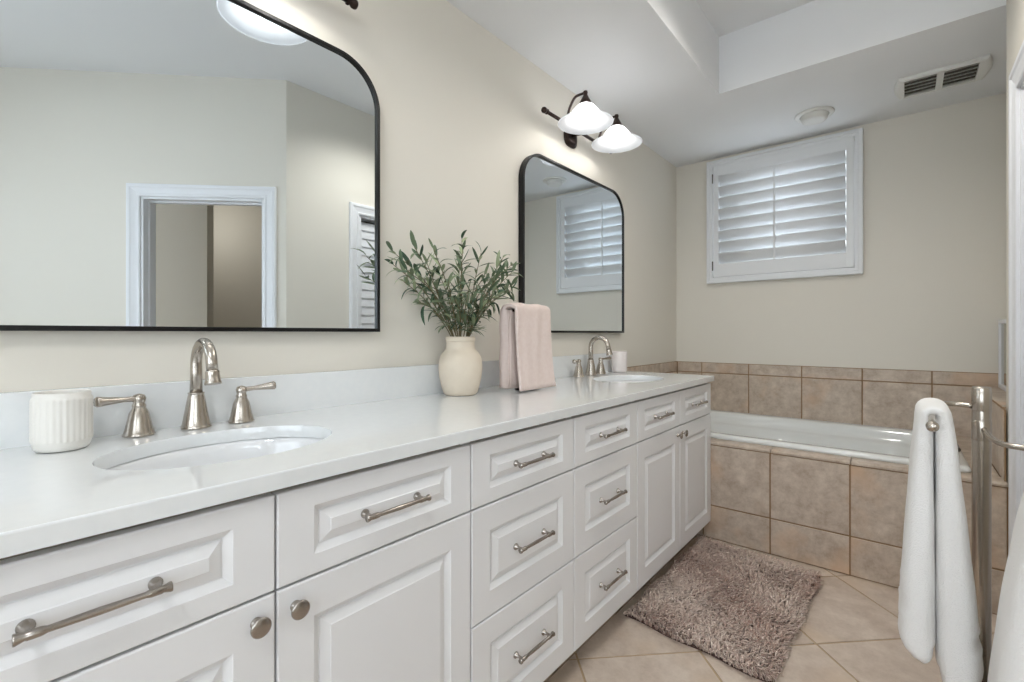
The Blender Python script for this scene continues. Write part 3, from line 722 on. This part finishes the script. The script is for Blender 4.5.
# ================================================================== VANITY LIGHTS
def vlight(yc, label, zb=2.243):
    zd = -0.036; xb = W+0.072; L = 0.350
    root = empty('vanity_light', (W, yc, zb), label, 'wall lamp')
    m = MB()
    def plate(o, x):
        P = []
        for i in range(40):
            a = 2*PI*i/40; c, s = math.cos(a), math.sin(a)
            P.append((x, yc+(0.062-o)*math.copysign(abs(c)**0.6, c), zb+(0.062-o)*math.copysign(abs(s)**0.6, s)))
        return P
    m.loft([plate(0, W+0.001), plate(0, W+0.008), plate(0.004, W+0.012), plate(0.012, W+0.013), plate(0.016, W+0.019), plate(0.026, W+0.021)], True, True, True)
    m.lathe((W+0.015, yc, zb), [(0.012, 0), (0.010, 0.03), (0.012, 0.057)], 16, (1, 0, 0))
    m.build('back_plate', M_bronze, root)
    m = MB(); m.tube([(xb, yc-L+0.01, zb), (xb, yc+L-0.01, zb)], 0.0088, 16)
    for s in (-1, 1):
        m.lathe((xb, yc+s*(L-0.035), zb), [(0.009, 0), (0.0135, 0.002), (0.0135, 0.007), (0.0105, 0.010), (0.0105, 0.016), (0.0140, 0.019), (0.0150, 0.028), (0.0130, 0.034), (0.004, 0.0365)], 18, (0, s, 0))
    m.build('bar', M_bronze, root)
    for s in (-1, 1):
        y = yc+s*0.166; xs = 0.155
        m = MB()
        pts = curve([(xb+0.004, y, zb), (xb+0.022, y, zb+0.030), (xb+0.038, y, zb+0.070), (xb+0.068, y, zb+0.108), (xs-0.018, y, zb+0.120-0.008), (xs+0.002, y, zb+0.121-0.010)], 6)
        m.tube(pts, 0.0065, 12)
        m.lathe((xb-0.012, y, zb), [(0.012, 0), (0.013, 0.003), (0.013, 0.018), (0.010, 0.024)], 14, (1, 0, 0.4))
        m.lathe((xs, y, zb+0.122), [(0.003, 0), (0.010, -0.003), (0.012, -0.010), (0.010, -0.020), (0.012, -0.026), (0.019, -0.040), (0.029, -0.058), (0.033, -0.068), (0.031, -0.072)], 22)
        m.build('arm', M_bronze, root)
        m = MB()
        zs = zb+0.088+zd
        out = [(0.030, 0.0), (0.040, -0.006), (0.053, -0.018), (0.066, -0.034), (0.080, -0.052), (0.097, -0.068), (0.117, -0.081), (0.133, -0.088), (0.1375, -0.0905), (0.1375, -0.0935), (0.132, -0.0935)]
        inn = [(0.115, -0.0865), (0.095, -0.0735), (0.077, -0.057), (0.063, -0.039), (0.050, -0.023), (0.037, -0.010), (0.028, -0.004)]
        m.lathe((xs, y, zs), out+inn, 56, cap0=False, cap1=False)
        sh_ = m.build('shade', M_opal, root)
        m = MB(); m.lathe((xs, y, zs-0.006), [(0.013, 0.0), (0.0135, -0.018), (0.021, -0.032), (0.0255, -0.040), (0.0265, -0.048), (0.024, -0.057), (0.017, -0.063), (0.008, -0.066), (0.001, -0.0665)], 24)
        m.build('bulb', M_bulb, sh_)
vlight(2.215, 'dark bronze two-shade wall lamp above the far mirror')
vlight(0.495, 'two-shade wall lamp over the nearest mirror, seen as a reflected white shade', 2.205)

# ================================================================== CEILING FIXTURES
m = MB()
vt = empty('ceiling_vent', (1.53, 3.365, ZL), 'white two-panel ceiling exhaust vent above the right end of the bathtub', 'vent')
vx0, vx1, vy0, vy1 = 1.338, 1.722, 3.232, 3.492
def vring(o, z, bulge=0.02):
    P = []; n = 10
    x0, x1, y0, y1 = vx0+o, vx1-o, vy0+o, vy1-o
    for i in range(n+1): t = i/n; P.append((x1-bulge+bulge*math.sin(PI*t), y0+(y1-y0)*t, z))
    for i in range(n+1): t = i/n; P.append((x0+bulge-bulge*math.sin(PI*t), y1+(y0-y1)*t, z))
    return P
wins = [(1.383, 1.512), (1.540, 1.668)]; wy0, wy1 = 3.254, 3.470
m.loft([vring(0, ZL-0.0006), vring(0, ZL-0.010), vring(0.005, ZL-0.017), vring(0.014, ZL-0.020)], True, smooth=False)
zf = ZL-0.020
Pf = vring(0.014, zf)
# face with two openings: strips
xa, xb_ = vx0+0.034, vx1-0.034
ya_, yb_ = vy0+0.014, vy1-0.014
m.add(Pf[:11], [list(range(11))]); m.add(Pf[11:], [list(range(11))])
for a, b in ((xa, wins[0][0]), (wins[0][1], wins[1][0]), (wins[1][1], xb_)): quad(m, (a, ya_, zf), (b, ya_, zf), (b, yb_, zf), (a, yb_, zf))
for a, b in wins:
    quad(m, (a, ya_, zf), (b, ya_, zf), (b, wy0, zf), (a, wy0, zf)); quad(m, (a, wy1, zf), (b, wy1, zf), (b, yb_, zf), (a, yb_, zf))
    for p, q in (((a, wy0), (b, wy0)), ((b, wy0), (b, wy1)), ((b, wy1), (a, wy1)), ((a, wy1), (a, wy0))):
        quad(m, (p[0], p[1], zf), (q[0], q[1], zf), (q[0], q[1], ZL-0.002), (p[0], p[1], ZL-0.002))
m.build('grille', M_clear, vt)
m = MB()
for a, b in wins: m.box((a-0.002, wy0-0.002, ZL-0.004), (b+0.002, wy1+0.002, ZL-0.001))
m.build('duct', M_dark, vt)
for a, b in wins:
    for k in range(5):
        m = MB(); y = wy0+(wy1-wy0)*(k+0.55)/5
        m.loft([[(x, y-0.009, zf+0.001), (x, y-0.0075, zf+0.0005), (x, y+0.008, zf+0.013), (x, y+0.0065, zf+0.0135)] for x in (a, b)], True, True, True, smooth=False)
        m.build('slat', M_clear, vt)
cf = empty('ceiling_fixture', (0.955, 3.425, ZL), 'round white domed ceiling fixture left of the vent', 'ceiling fixture')
m = MB(); m.lathe((0.955, 3.425, ZL-0.0006), [(0.105, 0), (0.105, 0.004), (0.101, 0.009), (0.088, 0.012), (0.078, 0.012)], 48, (0, 0, -1), cap1=False); m.build('trim_ring', M_clear, cf)
m = MB(); m.lathe((0.955, 3.425, ZL-0.0125), [(0.078, 0), (0.072, 0.004), (0.069, 0.022), (0.064, 0.030), (0.050, 0.033), (0.0005, 0.034)], 48, (0, 0, -1)); m.build('cover', M_clear, cf)
def added_disc_lamp(x, y, label):  # made-up fixture that houses an added ceiling light, out of view
    r_ = empty('added_round_lamp', (x, y, ZT), label, 'ceiling lamp')
    m = MB(); m.lathe((x, y, ZT-0.0006), [(0.165, 0), (0.165, 0.02), (0.16, 0.028), (0.15, 0.03), (0.145, 0.03)], 48, (0, 0, -1)); m.build('rim', M_clear, r_)
    m = MB(); m.lathe((x, y, ZT-0.031), [(0.145, 0), (0.13, 0.010), (0.09, 0.018), (0.0005, 0.022)], 48, (0, 0, -1)); m.build('diffuser', M_diff, r_)
added_disc_lamp(1.45, -0.70, 'added flat round white lamp on the raised ceiling, unseen behind the camera')
added_disc_lamp(1.12, 2.0, 'added flat round white lamp on the raised ceiling beside the vanity, out of view')
# small framed mirror standing on the tiled ledge against the alcove wall
fm = empty('framed_mirror', (1.797, 3.5, 0.8465), 'narrow white-framed mirror standing on the tiled ledge beside the door casing', 'framed mirror')
m = MB(); fy0, fy1, fz0, fz1 = 3.30, 3.735, 0.8475, 1.222; xa, xb_ = 1.782, 1.812; fw = 0.022
for a, b in (((xa, fy0, fz0), (xb_, fy0+fw, fz1)), ((xa, fy1-fw, fz0), (xb_, fy1, fz1)), ((xa, fy0+fw-0.001, fz0), (xb_, fy1-fw+0.001, fz0+fw)), ((xa, fy0+fw-0.001, fz1-fw), (xb_, fy1-fw+0.001, fz1))): m.box(a, b, 0.003)
m.build('frame', M_trimw, fm)
m = MB(); m.box((1.792, fy0+fw-0.004, fz0+fw-0.004), (1.808, fy1-fw+0.004, fz1-fw+0.004)); m.build('glass', M_mat, fm)

# ================================================================== TOWEL STAND AND WHITE TOWELS
PS = Vector((1.553, 1.895, 0))
ts = empty('towel_stand', PS, 'brushed steel floor towel stand with a thick post and swing arms, before the bathtub', 'towel stand')
m = MB(); m.lathe(PS+Vector((0, 0, 0.001)), [(0.105, 0), (0.108, 0.004), (0.107, 0.010), (0.100, 0.014), (0.04, 0.017), (0.028, 0.022)], 48); m.build('base', M_nickel, ts)
m = MB(); m.lathe(PS+Vector((0, 0, 0.016)), [(0.0205, 0), (0.0205, 0.974), (0.0195, 0.979), (0.0005, 0.980)], 40); m.build('post', M_nickel, ts)
for zz in (0.955, 0.872):
    m = MB(); m.lathe(PS+Vector((0, 0, zz-0.028)), [(0.0207, 0), (0.0213, 0.001), (0.0213, 0.055), (0.0207, 0.056)], 40); m.build('collar', M_nickel, ts)
arm1 = curve([PS+Vector((-0.020, 0.0, 0.938)), (1.500, 1.905, 0.940), (1.466, 1.890, 0.940), (1.446, 1.85, 0.940), (1.441, 1.78, 0.940), (1.438, 1.62, 0.938), (1.436, 1.535, 0.934), (1.435, 1.500, 0.928)], 6)
m = MB(); m.tube(arm1, [0.0075]*(len(arm1)), 14)
e = Vector(arm1[-1]); m.lathe(e+Vector((0, 0.012, 0.003)), [(0.0075, 0), (0.0105, 0.006), (0.0125, 0.013), (0.012, 0.021), (0.008, 0.026), (0.001, 0.028)], 18, (0, -1, -0.22)); m.build('arm', M_nickel, ts)
arm2 = curve([PS+Vector((0.004, -0.020, 0.876)), (1.558, 1.84, 0.872), (1.563, 1.76, 0.869), (1.578, 1.705, 0.868), (1.612, 1.682, 0.868), (1.640, 1.655, 0.868), (1.652, 1.60, 0.868), (1.654, 1.50, 0.868), (1.654, 1.36, 0.866)], 6)
m = MB(); m.tube(arm2, [0.0070]*(len(arm2)), 14)
m.lathe((1.654, 1.364, 0.866), [(0.0075, 0), (0.0105, 0.006), (0.0125, 0.013), (0.008, 0.026), (0.001, 0.028)], 18, (0, -1, 0)); m.build('arm', M_nickel, ts)

def hung(name, xc, ya, yb, zt, legs, label, band=True, ex=(0.8, 1.0)):
    """towel folded in thick rolls over an arm that runs along y. legs: (side, bottom z, thickness top, thickness bottom, flare)"""
    (sL, zL, tL0, tL1, fL), (sR, zR, tR0, tR1, fR) = legs
    path = []; th = []; nL = 64
    def leg(side, zbm, t0, t1, fl):
        P = []
        for k in range(nL):
            u = k/(nL-1); z = zbm+(zt-0.035-zbm)*u; d = 1-u
            t = t0+(t1-t0)*d**ex[0]
            if k == 0: t *= 0.45
            elif k == 1: t *= 0.72
            elif k == 2: t *= 0.86
            elif k == 3: t *= 0.94
            elif k == 4: t *= 0.98
            b = z-zbm
            if band and 0.105 < b < 0.150: t *= 0.94
            if band and (0.092 < b < 0.105 or 0.150 < b < 0.160): t *= 1.025
            off = 0.0005+t*0.95
            P.append((xc+side*(off)+fl*d**ex[1], z, t))
        return P
    A = leg(-1, zL, tL0, tL1, fL); Bq = leg(1, zR, tR0, tR1, fR)
    topz = zt-0.035; r = 0.5*(A[-1][0]-Bq[-1][0]); cx = 0.5*(A[-1][0]+Bq[-1][0])
    arc = [(cx+r*math.cos(PI*k/9)*-1*-1, topz+abs(r)*0.55*math.sin(PI*k/9), (tL0*(1-k/9)+tR0*k/9)*0.92) for k in range(1, 9)]
    full = A+arc+Bq[::-1]; rings = []
    n = len(full)
    for k in range(n):
        a = full[max(0, k-1)]; b = full[min(n-1, k+1)]; p = full[k]
        tg = Vector((b[0]-a[0], 0, b[1]-a[1])).normalized(); nn = Vector((tg.z, 0, -tg.x)); ring = []; M = 40
        zfrac = (zt-p[1])/(zt-min(zL, zR))
        y0, y1 = ya-0.004*zfrac, yb+0.01*zfrac
        for i in range(M):
            an = 2*PI*i/M; c, s = math.cos(an), math.sin(an)
            yy = (y0+y1)/2+(y1-y0)/2*math.copysign(abs(c)**0.42, c); tt = p[2]*math.copysign(abs(s)**0.75, s)
            w = 0.0008*math.sin(yy*60+p[1]*9)+0.0005*math.sin(p[1]*35+yy*21)
            ring.append(Vector((p[0], yy, p[1]))+nn*(tt+w*(1 if s > 0 else -1)))
        rings.append(ring)
    m = MB(); m.loft(rings, True, True, True)
    return tag(m.build(name, M_towel), label, 'towel')
bt = hung('towel', 1.442, 1.590, 1.79, 0.978, ((-1, 0.315, 0.0175, 0.040, 0.004), (1, 0.262, 0.0175, 0.046, 0.006)), 'white bath towel folded over the left arm of the towel stand')
# looser flap hanging on the right of that towel
m = MB()
prof = [(1.460, 0.950)]
for k in range(1, 22): t = k/21; prof.append((1.462+0.058*t**0.7, 0.950-0.63*t))
sheet(m, prof, lambda t: 0.010*(0.9 if 0.80 < t < 0.86 else 1), lambda t: 1.735, lambda t: 1.835, 14, lambda t, u: 0.002*math.sin(u*8+t*9))
m.build('flap', M_towel, bt)
hung('towel', 1.654, 1.40, 1.56, 0.905, ((-1, 0.14, 0.020, 0.058, -0.028), (1, 0.20, 0.009, 0.012, 0.0)), 'white towel hanging from the towel stand at the right edge of the photo', ex=(0.5, 0.7))

# ================================================================== BATH MAT
rug = empty('bath_mat', (0.79, 2.2, 0.0), 'dusty pink-brown shaggy bath mat on the tiled floor before the bathtub', 'bath mat')
RC = [Vector((0.512, 1.762, 0)), Vector((1.052, 1.722, 0)), Vector((1.085, 2.630, 0)), Vector((0.508, 2.680, 0))]
def rp(u, v):
    p = RC[0].lerp(RC[1], u).lerp(RC[3].lerp(RC[2], u), v)
    return p+Vector((0.006*math.sin(v*17), 0.006*math.sin(u*13), 0))
m = MB(); P = []; nb = 24
edge = [rp(i/nb, 0) for i in range(nb)]+[rp(1, i/nb) for i in range(nb)]+[rp(1-i/nb, 1) for i in range(nb)]+[rp(0, 1-i/nb) for i in range(nb)]
m.loft([[(p.x, p.y, 0.001) for p in edge], [(p.x, p.y, 0.0045) for p in edge]], True, True, True, smooth=False)
m.build('backing', mat('mat_backing', (96, 76, 70), 0.9), rug)
m = MB(); rr = random.Random(5)
for k in range(9500):
    u, v = rr.random(), rr.random(); p = rp(u, v); n_ = noise.noise(Vector((p.x*5, p.y*5, 0)))
    ang = 2.2*noise.noise(Vector((p.x*7, p.y*7, 3.1)))+rr.uniform(-1.2, 1.2)+0.6
    tint = 0.42+0.55*noise.noise(Vector((p.x*3.2, p.y*3.2, 8.0)))+rr.gauss(0, 0.16); m.t = min(1, max(0, tint))
    l = rr.uniform(0.020, 0.033); ln = rr.uniform(0.35, 1.0); d = Vector((math.cos(ang), math.sin(ang), 0))
    if u < 0.04: d = d*0.7+(RC[0]-RC[1]).normalized()*0.5
    if u > 0.96: d = d*0.6+(RC[1]-RC[0]).normalized()
    if v < 0.03: d = d*0.6+(RC[0]-RC[3]).normalized()
    if v > 0.97: d = d*0.6+(RC[3]-RC[0]).normalized()
    d.normalize()
    if p.x < 0.525: d.x = abs(d.x)
    sd = Vector((-d.y, d.x, 0)); r0 = rr.uniform(0.0022, 0.0034)
    a = Vector((p.x, p.y, 0.0035)); b = a+Vector((0, 0, l*0.62))+d*l*0.25*ln; c = a+Vector((0, 0, l*(1.0-0.45*ln)))+d*l*1.0*ln
    tri = [d, sd*0.87-d*0.5, -sd*0.87-d*0.5]
    rings = [[q+w*r for w in tri] for q, r in ((a, r0), (b, r0*1.15), (c, r0*0.7))]
    m.loft(rings, True, False, True)
pl = m.build('pile', M_pile, rug); pl['kind'] = 'stuff'

# ------------------------------------------------------------------ groups of repeats
for o in COL.objects:
    if o.parent is None and 'category' in o:
        n = o.name.split('.')[0]
        g_ = {'sink_cabinet': 'vanity cabinets', 'drawer_cabinet': 'vanity cabinets', 'sink': 'undermount sinks', 'faucet': 'vanity faucets', 'mirror': 'vanity mirrors',
              'vanity_light': 'wall lamps over the mirrors', 'added_round_lamp': 'added round lamps on the raised ceiling'}.get(n)
        if n == 'towel' and 'white' in o['label']: g_ = 'white towels on the stand'
        if g_: o['group'] = g_
